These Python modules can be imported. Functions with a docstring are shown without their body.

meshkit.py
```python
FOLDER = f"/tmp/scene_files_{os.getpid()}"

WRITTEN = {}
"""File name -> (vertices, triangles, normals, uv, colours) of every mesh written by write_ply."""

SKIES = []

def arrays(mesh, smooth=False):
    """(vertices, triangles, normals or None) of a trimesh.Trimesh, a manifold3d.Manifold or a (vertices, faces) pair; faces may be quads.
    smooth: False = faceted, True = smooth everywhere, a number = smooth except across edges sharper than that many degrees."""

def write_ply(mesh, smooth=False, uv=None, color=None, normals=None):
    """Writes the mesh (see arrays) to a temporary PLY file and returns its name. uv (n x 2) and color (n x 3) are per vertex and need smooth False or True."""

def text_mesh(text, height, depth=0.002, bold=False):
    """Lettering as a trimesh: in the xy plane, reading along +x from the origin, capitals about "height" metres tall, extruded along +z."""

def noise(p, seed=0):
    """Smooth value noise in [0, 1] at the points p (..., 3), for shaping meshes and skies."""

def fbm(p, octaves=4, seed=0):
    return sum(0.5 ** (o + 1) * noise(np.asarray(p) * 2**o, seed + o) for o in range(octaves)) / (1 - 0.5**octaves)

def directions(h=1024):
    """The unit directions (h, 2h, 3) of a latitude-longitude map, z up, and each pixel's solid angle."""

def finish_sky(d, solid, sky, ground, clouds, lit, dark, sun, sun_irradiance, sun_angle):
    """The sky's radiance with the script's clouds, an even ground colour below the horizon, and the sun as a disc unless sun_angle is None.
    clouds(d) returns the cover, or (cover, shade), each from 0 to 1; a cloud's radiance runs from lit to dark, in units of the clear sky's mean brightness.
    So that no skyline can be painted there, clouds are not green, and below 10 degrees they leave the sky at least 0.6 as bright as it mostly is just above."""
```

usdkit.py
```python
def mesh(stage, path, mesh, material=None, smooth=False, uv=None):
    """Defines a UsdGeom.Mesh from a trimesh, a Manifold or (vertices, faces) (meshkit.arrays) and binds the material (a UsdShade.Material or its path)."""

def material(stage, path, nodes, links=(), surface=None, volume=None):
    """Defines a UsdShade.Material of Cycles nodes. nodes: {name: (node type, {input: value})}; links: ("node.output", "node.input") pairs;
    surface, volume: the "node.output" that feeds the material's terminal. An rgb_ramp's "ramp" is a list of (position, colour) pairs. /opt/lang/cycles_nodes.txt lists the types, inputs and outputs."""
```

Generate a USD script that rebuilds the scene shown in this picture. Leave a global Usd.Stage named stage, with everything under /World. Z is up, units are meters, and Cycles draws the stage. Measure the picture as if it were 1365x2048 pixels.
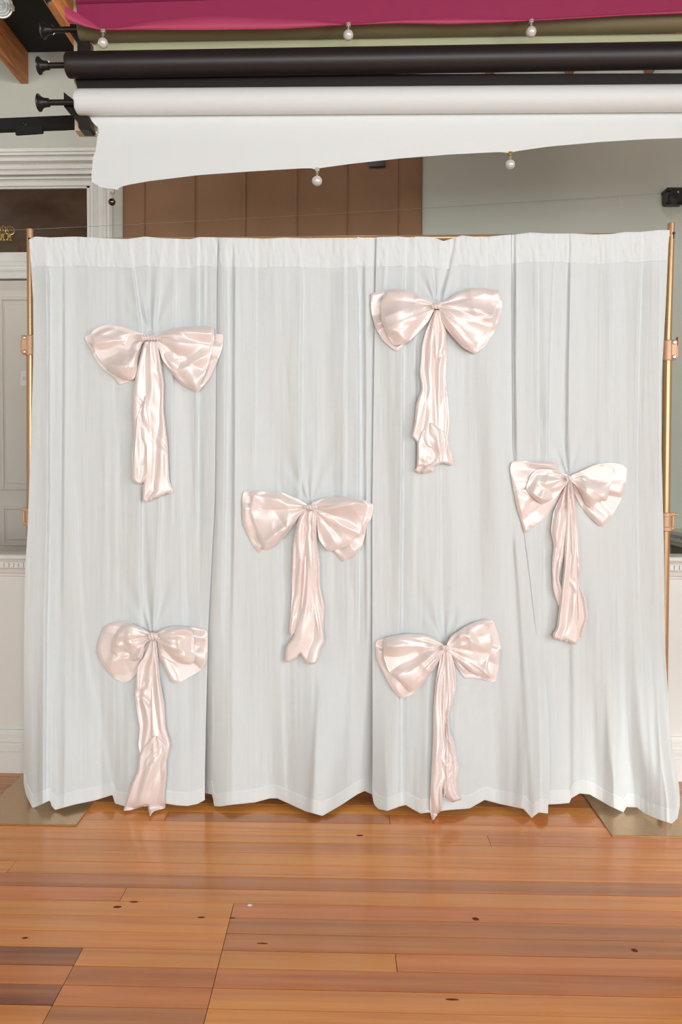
import math, random
import numpy as np, trimesh
from scipy.spatial import Delaunay
import shapely
from shapely.geometry import Polygon, LineString
from pxr import Usd, UsdGeom, UsdLux, UsdShade, Gf, Sdf
import usdkit, meshkit

random.seed(7)
rng = np.random.default_rng(7)
stage = Usd.Stage.CreateInMemory()
UsdGeom.SetStageUpAxis(stage, 'Z')
UsdGeom.SetStageMetersPerUnit(stage, 1.0)
UsdGeom.Xform.Define(stage, '/World')
UsdGeom.Scope.Define(stage, '/World/Looks')

# ------------------------------------------------------------------ camera, light, exposure
H, F = 1.4625, 1592.0                      # eye height (m), focal length in pixels of the 1365 x 2048 frame
CX, CY = 639.0, 962.0                      # principal point (the lens is shifted)
YAW, PITCH = math.radians(1.8), math.radians(1.5)   # to the left, downwards
EXPOSURE = 0.08
cam = UsdGeom.Camera.Define(stage, '/World/camera')
cam.AddTranslateOp().Set(Gf.Vec3d(0, 0, H))
cam.AddRotateZOp().Set(math.degrees(YAW))
cam.AddRotateXOp().Set(90 - math.degrees(PITCH))
cam.CreateHorizontalApertureAttr(24.0)
cam.CreateVerticalApertureAttr(36.0 * (2048 / 1365) / 1.5)
cam.CreateFocalLengthAttr(F / 1365 * 24)
cam.CreateHorizontalApertureOffsetAttr((682.5 - CX) / 1365 * 24)
cam.CreateVerticalApertureOffsetAttr(-(1024 - CY) / 1365 * 24)
cam.CreateClippingRangeAttr(Gf.Vec2f(0.05, 100))
cam.CreateExposureAttr(EXPOSURE)

dome = UsdLux.DomeLight.Define(stage, '/World/sky_light')
dome.CreateIntensityAttr(0.6); dome.CreateColorAttr(Gf.Vec3f(0.93, 0.97, 1.0))
def rect_light(name, loc, rx, ry, w, h, power, col):
    l = UsdLux.RectLight.Define(stage, '/World/' + name)
    l.AddTranslateOp().Set(Gf.Vec3d(*loc)); l.AddRotateYOp().Set(ry); l.AddRotateXOp().Set(rx)
    l.CreateWidthAttr(w); l.CreateHeightAttr(h); l.CreateIntensityAttr(power); l.CreateColorAttr(Gf.Vec3f(*col))
DAY = (0.947, 0.984, 1.0)
REAR_WINDOWS = [-1.9, 0.35, 2.2]            # centres of unseen rear windows, placed to light the curtain from the front
RIGHT_WINDOWS = [-2.6, -0.2]                # unseen too, on the right wall, placed to light from that side
for i, x in enumerate(REAR_WINDOWS):
    rect_light('daylight_rear_%d' % i, (x, -5.25, 2.3), 90, 0, 1.3, 3.0, 9.0, DAY)
for i, y in enumerate(RIGHT_WINDOWS):
    rect_light('daylight_right_%d' % i, (3.75, y, 2.3), 0, 90, 3.0, 1.3, 8.0, DAY)

sun = UsdLux.DistantLight.Define(stage, '/World/sun')      # low sun through the unseen right-hand rear window
sun.AddRotateZOp().Set(4.5); sun.AddRotateXOp().Set(90 - 21.5)
sun.CreateAngleAttr(3.5); sun.CreateIntensityAttr(0.22); sun.CreateColorAttr(Gf.Vec3f(1.0, 0.97, 0.92)); sun.CreateNormalizeAttr(True)

# ------------------------------------------------------------------ geometry helpers
_R = np.array([math.cos(YAW), math.sin(YAW), 0.0])
_f0 = np.array([-math.sin(YAW), math.cos(YAW), 0.0])
_FW = _f0 * math.cos(PITCH) + np.array([0, 0, -math.sin(PITCH)])
_UP = _f0 * math.sin(PITCH) + np.array([0, 0, math.cos(PITCH)])
def ray(px, py):
    px, py = np.broadcast_arrays(np.asarray(px, float), np.asarray(py, float))
    return F * _FW + (px - CX)[..., None] * _R - (py - CY)[..., None] * _UP
def at(px, py, Y):
    d = ray(px, py); t = np.asarray(Y) / d[..., 1]
    return d * t[..., None] + np.array([0, 0, H])
def onfloor(px, py, z=0.0):
    d = ray(px, py); t = (z - H) / d[..., 2]
    return d * t[..., None] + np.array([0, 0, H])

def lin(*c):
    c = np.asarray(c, float) / 255
    return tuple(np.where(c < 0.04045, c / 12.92, ((c + 0.055) / 1.055) ** 2.4))

used = {}
def numbered(parent, name):
    k = (parent, name); n = used.get(k, 0); used[k] = n + 1
    return name if n == 0 else '%s_%03d' % (name, n)
def ppath(parent):
    return '/World' if parent is None else (parent if isinstance(parent, str) else str(parent.GetPath()))
def setd(prim, label=None, cat=None, group=None, kind=None):
    for k, v in (('label', label), ('category', cat), ('group', group), ('kind', kind)):
        if v: prim.SetCustomDataByKey(k, v)
    return prim
def obj(name, mesh, mat, parent=None, smooth=30, **kw):
    p = ppath(parent); path = p + '/' + numbered(p, name)
    return setd(usdkit.mesh(stage, path, mesh, mat, smooth=smooth).GetPrim(), **kw)
def thing(name, label, cat, group=None, kind=None):
    x = UsdGeom.Xform.Define(stage, '/World/' + numbered('/World', name))
    return setd(x.GetPrim(), label, cat, group, kind)
def struct(name, mesh, mat, parent=None, smooth=30, label=None):
    return obj(name, mesh, mat, parent, smooth, label=label, kind='structure' if parent is None else None)
cat_ = trimesh.util.concatenate
def box(x0, x1, y0, y1, z0, z1):
    b = trimesh.creation.box((abs(x1 - x0), abs(y1 - y0), abs(z1 - z0)))
    b.apply_translation(((x0 + x1) / 2, (y0 + y1) / 2, (z0 + z1) / 2)); return b
def bbox(x0, x1, y0, y1, z0, z1, c=0.002):
    """box with chamfered edges"""
    from trimesh import convex
    xs, ys, zs = (x0, x1), (y0, y1), (z0, z1); pts = []
    for i in (0, 1):
        for j in (0, 1):
            for k in (0, 1):
                p = np.array([xs[i], ys[j], zs[k]]); s = np.array([1 if q == 0 else -1 for q in (i, j, k)]) * c
                for m in range(3):
                    e = s.copy(); e[m] = 0; pts.append(p + e)
    return trimesh.PointCloud(np.array(pts)).convex_hull
def frame_basis(d):
    d = d / np.linalg.norm(d); a = np.array([0, 0, 1.0]) if abs(d[2]) < 0.9 else np.array([1.0, 0, 0])
    u = np.cross(d, a); u /= np.linalg.norm(u); return d, u, np.cross(d, u)
def lathe(p0, p1, prof, n=28):
    """revolve profile [(distance along p0->p1, radius)] about the axis"""
    p0, p1 = np.asarray(p0, float), np.asarray(p1, float); d, u, w = frame_basis(p1 - p0)
    a = np.linspace(0, 2 * np.pi, n, endpoint=False); V, Fc = [], []
    for s, r in prof:
        V.append(p0 + d * s + r * (np.cos(a)[:, None] * u + np.sin(a)[:, None] * w))
    m = len(prof); V = list(np.vstack(V)); c0 = len(V); V += [p0 + d * prof[0][0], p0 + d * prof[-1][0]]
    for i in range(m - 1):
        for j in range(n):
            a0, a1 = i * n + j, i * n + (j + 1) % n; b0, b1 = a0 + n, a1 + n
            Fc += [[a0, b0, b1], [a0, b1, a1]]
    for j in range(n):
        Fc += [[c0, j, (j + 1) % n], [c0 + 1, (m - 1) * n + (j + 1) % n, (m - 1) * n + j]]
    t = trimesh.Trimesh(np.array(V), np.array(Fc), process=False); t.fix_normals(); return t
def rod(p0, p1, r, n=20):
    L = float(np.linalg.norm(np.asarray(p1, float) - np.asarray(p0, float)))
    c = min(0.15 * r, 0.2 * L)
    return lathe(p0, p1, [(0, r - c), (c, r), (L - c, r), (L, r - c)], n)
def tube(pts, r, n=8):
    pts = np.asarray(pts, float); T = np.gradient(pts, axis=0); T /= np.linalg.norm(T, axis=1)[:, None]
    V, Fc = [], []; u = None
    for p, t in zip(pts, T):
        if u is None: _, u, _ = frame_basis(t)
        u = u - t * (u @ t); u /= np.linalg.norm(u); w = np.cross(t, u)
        a = np.linspace(0, 2 * np.pi, n, endpoint=False); V.append(p + r * (np.cos(a)[:, None] * u + np.sin(a)[:, None] * w))
    V = np.vstack(V); m = len(pts)
    for i in range(m - 1):
        for j in range(n):
            a0, a1 = i * n + j, i * n + (j + 1) % n; Fc += [[a0, a1, a1 + n], [a0, a1 + n, a0 + n]]
    return trimesh.Trimesh(V, np.array(Fc), process=False)
def ring(c, R, r, axis=(0, 1, 0), n=24):
    _, u, w = frame_basis(np.asarray(axis, float)); a = np.linspace(0, 2 * np.pi, n + 1)
    return tube(np.asarray(c) + R * (np.cos(a)[:, None] * u + np.sin(a)[:, None] * w), r)
def ball(c, r, sub=3):
    s = trimesh.creation.icosphere(subdivisions=sub, radius=r); s.apply_translation(c); return s
def grid(P, thick=0.0, dirn=(0, 1, 0)):
    """closed sheet from a grid of points P (rows, cols, 3), with a back face moved by thick along dirn"""
    h, w = P.shape[:2]; idx = np.arange(h * w).reshape(h, w)
    q = np.stack([idx[:-1, :-1], idx[1:, :-1], idx[1:, 1:], idx[:-1, 1:]], -1).reshape(-1, 4)
    f = np.vstack([q[:, [0, 1, 2]], q[:, [0, 2, 3]]])
    V = P.reshape(-1, 3)
    if not thick: return trimesh.Trimesh(V, f, process=False)
    B = V + np.asarray(dirn) * thick; n = h * w
    edge = np.concatenate([idx[0, :], idx[1:, -1], idx[-1, -2::-1], idx[-2:0:-1, 0]])
    e2 = np.roll(edge, -1)
    side = np.vstack([np.stack([edge, e2, e2 + n], 1), np.stack([edge, e2 + n, edge + n], 1)])
    return trimesh.Trimesh(np.vstack([V, B]), np.vstack([f, f[:, ::-1] + n, side]), process=False)
def extrude_px(poly, Y0, Y1):
    """solid whose outline is drawn at depth Y0 and which runs back to Y1 with the same section"""
    a = at(*np.array(poly, float).T, Y0)
    t = trimesh.creation.extrude_polygon(Polygon(a[:, [0, 2]]).buffer(0), Y1 - Y0, engine='earcut')
    v = t.vertices.copy(); t.vertices = np.stack([v[:, 0], Y0 + v[:, 2], v[:, 1]], 1); t.fix_normals(); return t
def extrude_x(prof, x0, x1):
    """profile [(y, z)] swept along x"""
    t = trimesh.creation.extrude_polygon(Polygon(prof).buffer(0), x1 - x0, engine='earcut')
    v = t.vertices.copy(); t.vertices = np.stack([x0 + v[:, 2], v[:, 0], v[:, 1]], 1); t.fix_normals(); return t
def poly_at(pl, y):
    """x of the polyline [(px, py)] at image row y, held beyond its ends"""
    a = np.array(pl, float); return np.interp(y, a[:, 1], a[:, 0])
def smoothstep(a, b, x):
    t = np.clip((x - a) / (b - a), 0, 1); return t * t * (3 - 2 * t)

# ------------------------------------------------------------------ materials
def M(name, nodes, links=(), surface='p.BSDF'):
    return usdkit.material(stage, '/World/Looks/' + name, nodes, links, surface=surface)
def plain(name, col, rough=0.5, bump=None, **kw):
    nodes = {'p': ('principled_bsdf', {'base_color': col, 'roughness': rough, **kw})}; links = []
    if bump:
        sc, st, dist = bump
        nodes.update({'g': ('geometry', {}), 'n': ('noise_texture', {'scale': sc, 'detail': 4.0}), 'b': ('bump', {'strength': st, 'distance': dist})})
        links += [('g.position', 'n.vector'), ('n.fac', 'b.height'), ('b.normal', 'p.normal')]
    return M(name, nodes, links)
def tinted(name, c0, c1, scale, rough=0.5, stretch=(1, 1, 1), bump=0.0, detail=5.0, **kw):
    """two tones mixed by stretched noise"""
    nodes = {'g': ('geometry', {}), 'm': ('mapping', {'scale': stretch}), 'n': ('noise_texture', {'scale': scale, 'detail': detail, 'roughness': 0.6}),
             'r': ('rgb_ramp', {'ramp': [(0.3, c0), (0.7, c1)]}), 'b': ('bump', {'strength': bump, 'distance': 0.004}),
             'p': ('principled_bsdf', {'roughness': rough, **kw})}
    links = [('g.position', 'm.vector'), ('m.vector', 'n.vector'), ('n.fac', 'r.fac'), ('r.color', 'p.base_color')]
    if bump: links += [('n.fac', 'b.height'), ('b.normal', 'p.normal')]
    return M(name, nodes, links)
m_wall = plain('wall_paint', lin(204, 207, 196), 0.75, (90, 0.06, 0.002))
m_trim = plain('white_trim', lin(236, 235, 231), 0.45)
m_door = plain('door_paint', lin(226, 219, 210), 0.45)
m_black = plain('ceiling_black', lin(22, 21, 19), 0.8)
m_blackmetal = plain('black_plastic', lin(34, 30, 29), 0.38)
m_beam = tinted('beam_wood', lin(130, 74, 38), lin(206, 134, 76), 9, 0.55, (6, 0.35, 6), 0.3)
m_pine = tinted('pine_board', lin(240, 212, 176), lin(248, 226, 194), 8, 0.6, (8, 8, 0.5), 0.1)
m_gold = plain('gold_paint', lin(202, 162, 122), 0.28, metallic=0.5)
m_clamp = plain('rose_gold_plastic', lin(214, 170, 136), 0.4, metallic=0.15)
m_plate = tinted('brushed_brass', lin(184, 152, 114), lin(198, 166, 128), 30, 0.22, (1, 12, 1), 0.0, metallic=0.7)
m_screw = plain('bright_steel', lin(225, 215, 200), 0.25, metallic=0.9)
def paper(name, c, rough=0.6, **kw): return plain(name, lin(*c), rough, (60, 0.05, 0.002), **kw)
m_pink = paper('magenta_paper', (156, 44, 86)); m_pink2 = paper('magenta_paper_edge', (184, 66, 104))
m_olive = paper('olive_paper', (128, 118, 88)); m_sage = paper('sage_paper', (190, 188, 152))
m_blackpaper = paper('black_paper', (40, 33, 34), 0.42)
m_white = paper('white_paper', (232, 235, 235), 0.6)
m_kraft = tinted('kraft_paper', lin(140, 104, 74), lin(156, 118, 86), 3, 0.6)
m_glass = tinted('dark_transom_glass', lin(62, 47, 38), lin(96, 76, 62), 2.2, 0.12, (1, 1, 2.5))  # brown beam reflections painted into the glass colour
m_pearl = plain('pearl', lin(226, 222, 216), 0.25, coat_weight=0.6, metallic=0.15)
m_silver = plain('silver_metal', lin(215, 208, 198), 0.3, metallic=0.55)
m_bead = plain('dark_bead', lin(120, 104, 94), 0.18, metallic=1.0)
m_brass = plain('brass_clip', lin(206, 178, 112), 0.25, metallic=0.9)
m_paperwhite = plain('notice_paper', lin(240, 240, 240), 0.7)
m_ink = plain('notice_ink', lin(196, 130, 160), 0.7)
m_lampglass = plain('lamp_glass', lin(186, 196, 200), 0.1, coat_weight=0.5)
m_thread = plain('clear_thread', lin(170, 170, 165), 0.3)
m_knot = plain('knot_wood', lin(104, 58, 34), 0.7, specular_ior_level=0.1)
m_sub = plain('dark_subfloor', lin(22, 13, 9), 0.9, specular_ior_level=0.05)
# linen: diffuse with some light through the weave, fine weave relief
def linen(name, col, through):
    nodes = {'g': ('geometry', {}), 'm': ('mapping', {'scale': (1, 1, 0.22)}), 'n': ('noise_texture', {'scale': 60.0, 'detail': 6.0, 'roughness': 0.7}),
             'm2': ('mapping', {'scale': (1, 1, 8)}), 'n2': ('noise_texture', {'scale': 160.0, 'detail': 2.0}),
             'a': ('math', {'math_type': 'add'}), 'b': ('bump', {'strength': 0.35, 'distance': 0.0025}),
             'p': ('principled_bsdf', {'base_color': col, 'roughness': 0.85, 'sheen_weight': 0.15, 'specular_ior_level': 0.2}),
             't': ('translucent_bsdf', {'color': col}), 'x': ('mix_closure', {'fac': through})}
    return M(name, nodes, [('g.position', 'm.vector'), ('m.vector', 'n.vector'), ('g.position', 'm2.vector'), ('m2.vector', 'n2.vector'), ('n.fac', 'a.value1'), ('n2.fac', 'a.value2'),
             ('a.value', 'b.height'), ('b.normal', 'p.normal'), ('p.BSDF', 'x.closure1'), ('t.BSDF', 'x.closure2')], 'x.closure')
m_linen = linen('white_linen', lin(235, 240, 241), 0.15)
m_linen2 = linen('white_linen_doubled', lin(235, 240, 241), 0.05)
m_satin = M('blush_satin', {
    'g': ('geometry', {}), 'n': ('noise_texture', {'scale': 45.0, 'detail': 3.0, 'roughness': 0.5}), 'b': ('bump', {'strength': 0.05, 'distance': 0.006}),
    'p': ('principled_bsdf', {'base_color': lin(243, 229, 225), 'roughness': 0.34, 'specular_ior_level': 0.7, 'sheen_weight': 0.1, 'metallic': 0.10, 'specular_tint': (1.0, 0.96, 0.94)})},
    [('g.position', 'n.vector'), ('n.fac', 'b.height'), ('b.normal', 'p.normal')])
def wood(name, tones, rough):
    nodes = {'g': ('geometry', {}), 'o': ('object_info', {}), 'k': ('math', {'math_type': 'multiply', 'value2': 37.0}),
             'c': ('combine_xyz', {'y': 0.0}), 'v': ('mix_vector', {'fac': 0.5}),
             'ad': ('mapping', {'scale': (0.5, 15, 15)}), 'n': ('noise_texture', {'scale': 3.0, 'detail': 8.0, 'roughness': 0.62, 'distortion': 0.3}),
             'md': ('mapping', {'scale': (0.35, 3.5, 3)}), 'n2': ('noise_texture', {'scale': 3.0, 'detail': 3.0}),
             'r': ('rgb_ramp', {'ramp': tones}), 'mx': ('mix', {'mix_type': 'mix', 'fac': 0.35}), 'r2': ('rgb_ramp', {'ramp': [(0.25, (0.50, 0.50, 0.50)), (0.6, (1, 1, 1)), (0.8, (1.12, 1.1, 1.08))]}),
             'ml': ('mix', {'mix_type': 'multiply', 'fac': 0.55}), 'b': ('bump', {'strength': 0.12, 'distance': 0.002}),
             'nr': ('noise_texture', {'scale': 2.4, 'detail': 3.0}), 'rr': ('map_range', {'from_min': 0.3, 'from_max': 0.7, 'to_min': rough - 0.05, 'to_max': rough + 0.07}),
             'p': ('principled_bsdf', {'specular_ior_level': 0.55, 'coat_weight': 0.3, 'coat_roughness': 0.14})}
    links = [('o.random', 'k.value1'), ('k.value', 'c.x'), ('k.value', 'c.z'), ('g.position', 'v.a'), ('c.vector', 'v.b'), ('v.result', 'ad.vector'), ('v.result', 'md.vector'),
             ('ad.vector', 'n.vector'), ('md.vector', 'n2.vector'), ('n.fac', 'r.fac'), ('n2.fac', 'r2.fac'), ('r.color', 'ml.color1'), ('r2.color', 'ml.color2'),
             ('ml.color', 'p.base_color'), ('n.fac', 'b.height'), ('b.normal', 'p.normal'), ('g.position', 'nr.vector'), ('nr.fac', 'rr.value'), ('rr.result', 'p.roughness')]
    nodes.pop('mx')
    return M(name, nodes, links)
m_planks = [wood('fir_plank_honey', [(0.25, lin(198, 112, 47)), (0.5, lin(228, 144, 66)), (0.75, lin(240, 162, 78))], 0.20),
            wood('fir_plank_amber', [(0.25, lin(204, 116, 47)), (0.5, lin(234, 150, 66)), (0.75, lin(246, 168, 80))], 0.20),
            wood('fir_plank_red', [(0.25, lin(188, 98, 44)), (0.5, lin(216, 128, 61)), (0.75, lin(230, 144, 71))], 0.20),
            wood('fir_plank_brown', [(0.25, lin(162, 92, 46)), (0.5, lin(196, 120, 61)), (0.75, lin(220, 142, 74))], 0.21),
            wood('fir_plank_dark', [(0.25, lin(108, 54, 29)), (0.5, lin(158, 90, 47)), (0.75, lin(192, 118, 62))], 0.22)]

# ------------------------------------------------------------------ the room
YH, YB = 3.67, 5.10                        # face of the half wall, face of the back wall
XL, XR, YR, ZC = -3.3, 3.6, -5.0, 4.07
struct('wall_back', box(XL - .2, XR + .2, YB, YB + .15, 0, ZC + .1), m_wall)
struct('wall_left', box(XL - .15, XL, YR, YB, 0, ZC), m_wall)
def wall_with_windows(cs, lo, hi, mk):
    out = []; e = lo
    for c in sorted(cs):
        out.append(mk(e, c - .65, 0, ZC)); out.append(mk(c - .65, c + .65, 0, .8)); out.append(mk(c - .65, c + .65, 3.8, ZC)); e = c + .65
    out.append(mk(e, hi, 0, ZC)); return cat_(out)
struct('wall_rear', wall_with_windows(REAR_WINDOWS, XL - .15, XR + .15, lambda a, b, c, d: box(a, b, YR - .15, YR, c, d)), m_wall)
struct('wall_right', wall_with_windows(RIGHT_WINDOWS, YR, YB, lambda a, b, c, d: box(XR, XR + .15, a, b, c, d)), m_wall)
n_win = 0
for cs, rear in ((REAR_WINDOWS, True), (RIGHT_WINDOWS, False)):
    for c in cs:
        n_win += 1; fr = []
        for u0, u1, z0, z1 in ((-.65, -.6, .8, 3.8), (.6, .65, .8, 3.8), (-.65, .65, .8, .86), (-.65, .65, 3.74, 3.8)):
            fr.append(box(c + u0, c + u1, YR - .1, YR - .03, z0, z1) if rear else box(XR + .03, XR + .1, c + u0, c + u1, z0, z1))
        w = struct('window_%d' % n_win, cat_(fr), m_trim, smooth=False)  # out of view, placed and sized for the light they let in
        if rear and c < 2: obj('outer_blind', box(c - .7, c + .7, YR - .34, YR - .31, .7, 3.9), m_trim, w, smooth=False)  # added panel that keeps the sun out of this window
struct('ceiling', box(XL - .15, XR + .15, YR - .15, YB + .1, ZC, ZC + .1), m_black)
bx = at(57, 140, YB)[0]
zb = at(57, 168, YB)[2]
for k in range(-2, 12):
    x1 = bx + .493 * k
    if x1 - .05 < XL or x1 > XR: continue
    n = 40; ys = np.linspace(YR, YB, n)
    obj('beam', bbox(x1 - .05, x1, YR, YB - .002, zb, ZC + .01, .004), m_beam, '/World/ceiling')
# floor planks
struct('floor', box(XL - .1, XR + .1, YR, YB, -.06, -.022), m_sub)
e0, e1 = onfloor(0, 1656)[1], onfloor(0, 2008)[1]
PW = (e0 - e1) / 12.0
seam = {}
def put_seam(px, py):
    p = onfloor(px, py); seam.setdefault(math.floor((p[1] - e0) / PW), []).append(p[0])
put_seam(20, 1737); put_seam(247, 1788); put_seam(780, 1641); put_seam(980, 1684); put_seam(793, 1925); put_seam(330, 1640)
xs1 = np.mean([onfloor(465, 1812)[0], onfloor(412, 2040)[0]]); xs2 = np.mean([onfloor(163, 1900)[0], onfloor(90, 2040)[0]])
r1 = math.floor((onfloor(460, 1822)[1] - e0) / PW); r2 = math.floor((onfloor(155, 1915)[1] - e0) / PW)
top, bot = math.ceil((YH + .02 - e0) / PW), math.floor((-1.2 - e0) / PW)
dark_rows = {}
def mark(px, py, tone): dark_rows[(math.floor((onfloor(px, py)[1] - e0) / PW), round(onfloor(px, py)[0], 2))] = tone
for a in ((100, 1760, 3), (700, 1642, 4), (60, 1918, 4), (500, 1635, 3), (1000, 1780, 3), (500, 1865, 3), (60, 1990, 4), (900, 1935, 2), (900, 1975, 2), (150, 1830, 0), (200, 1990, 2), (200, 1960, 2), (1200, 1715, 0)): mark(*a)
for r in range(bot, top + 1):
    ss = list(seam.get(r, []))
    if r <= r1: ss.append(xs1)
    if r <= r2: ss.append(xs2)
    if r > 2 or r < -18: ss.append(rng.uniform(-2, 2))
    if r > -19 and not ss: ss += [rng.uniform(-3.0, -1.9)] if rng.random() < .5 else [rng.uniform(1.5, 2.6)]
    ss = [XL] + sorted(ss) + [XR]
    y0, y1 = e0 + r * PW + .0009, min(e0 + (r + 1) * PW - .0009, YH + .1)
    for a, b in zip(ss[:-1], ss[1:]):
        tone = rng.choice([0, 0, 1, 1, 2, 3])
        for (rr, x), t in dark_rows.items():
            if rr == r and a <= x <= b: tone = t
        dz = rng.uniform(-.0005, .0004)
        prof = [(y0, -.02), (y0, dz - .0012), (y0 + .0011, dz), (y1 - .0011, dz), (y1, dz - .0012), (y1, -.02)]
        obj('plank', extrude_x(prof, a + .0009, b - .0009), m_planks[tone], '/World/floor', smooth=False)
obj('plank', box(XL, XR, YH + .1, YB, -.02, -.001), m_planks[3], '/World/floor', smooth=False)
for i, (px, py, a, b) in enumerate(((235, 1814, .013, .006), (403, 1835, .011, .004), (268, 1804, .012, .004), (952, 1838, .010, .008), (1270, 1901, .010, .008), (465, 1836, .010, .003), (50, 1876, .009, .004), (720, 1671, .012, .006), (525, 1887, .014, .003), (905, 1999, .016, .003))):
    p = onfloor(px, py); t = np.linspace(0, 2 * np.pi, 20, endpoint=False)
    k = trimesh.creation.extrude_polygon(Polygon(np.stack([p[0] + a * np.cos(t) * (1 + .2 * np.sin(2 * t + i)), p[1] + b * np.sin(t)], 1)), .0025, engine='earcut')
    k.apply_translation((0, 0, -.0018)); obj('knot', k, m_knot, '/World/floor', smooth=False)
# half wall with dentilled cap and skirting
zc = 1.030
hw = cat_([box(XL, XR, YH, YH + .045, 0, zc - .02)])
struct('wall_half', hw, m_trim, smooth=False)
def nose(y, z0, z1, r=.010, n=6):
    a = np.linspace(-np.pi / 2, np.pi / 2, n); zm, rr = (z0 + z1) / 2, (z1 - z0) / 2
    return [(y + rr - rr * math.cos(t), zm + rr * math.sin(t)) for t in a]
cap = extrude_x(nose(YH - .075, zc - .026, zc) + [(YH + .05, zc), (YH + .05, zc - .026)], XL, XR)
cap2 = extrude_x([(YH, zc - .026), (YH - .06, zc - .026), (YH - .055, zc - .034), (YH - .042, zc - .038), (YH - .042, zc - .066), (YH - .036, zc - .07), (YH - .028, zc - .078), (YH - .024, zc - .092), (YH - .012, zc - .097), (YH - .010, zc - .108), (YH, zc - .112)], XL, XR)
struct('trim_1', cat_([cap, cap2]), m_trim, smooth=40, label='white cap rail along the half wall behind the curtain')
den = [box(x, x + .0165, YH - .052, YH - .041, zc - .062, zc - .042) for x in np.arange(XL, XR - .02, .0228)]
obj('dentil_row', cat_(den), m_trim, '/World/trim_1', smooth=False, kind='stuff')
zs = [H - (p - 920) * YH / F for p in (1469, 1478, 1492, 1498, 1510, 1553)]
base = extrude_x([(YH, zs[0]), (YH - .010, zs[0]), (YH - .018, zs[1]), (YH - .022, zs[1] - .004), (YH - .022, zs[2]), (YH - .030, zs[2] - .003), (YH - .032, zs[3]), (YH - .028, zs[4]), (YH - .034, zs[4] - .003), (YH - .034, 0), (YH, 0)], XL, XR)
struct('baseboard_half_wall', base, m_trim, smooth=30)
# low side wall running from the half wall to the back wall on the right
xw = at(1334, 1060, YB)[0]
struct('wall_side', box(xw + .03, xw + .2, YH + .05, YB, 0, zc - .03), plain('side_wall_paint', lin(150, 138, 130), 0.6), smooth=False)  # brown shade on the wall face is put into its paint colour
sc = []
for x0, x1, z0, z1 in ((xw - .03, xw + .24, zc - .026, zc), (xw - .01, xw + .21, zc - .04, zc - .026), (xw + .0, xw + .2, zc - .075, zc - .04), (xw + .015, xw + .2, zc - .1, zc - .075)):
    sc.append(bbox(x0, x1, YH + .06, YB, z0, z1, .003))
struct('trim_2', cat_(sc), m_trim, smooth=30, label='cap rail of the low side wall at the right edge')
obj('dentil_row', cat_([box(xw - .010, xw + .001, y, y + .0165, zc - .068, zc - .046) for y in np.arange(YH + .08, YB - .02, .0228)]), m_trim, '/World/trim_2', smooth=False, kind='stuff')

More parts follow.
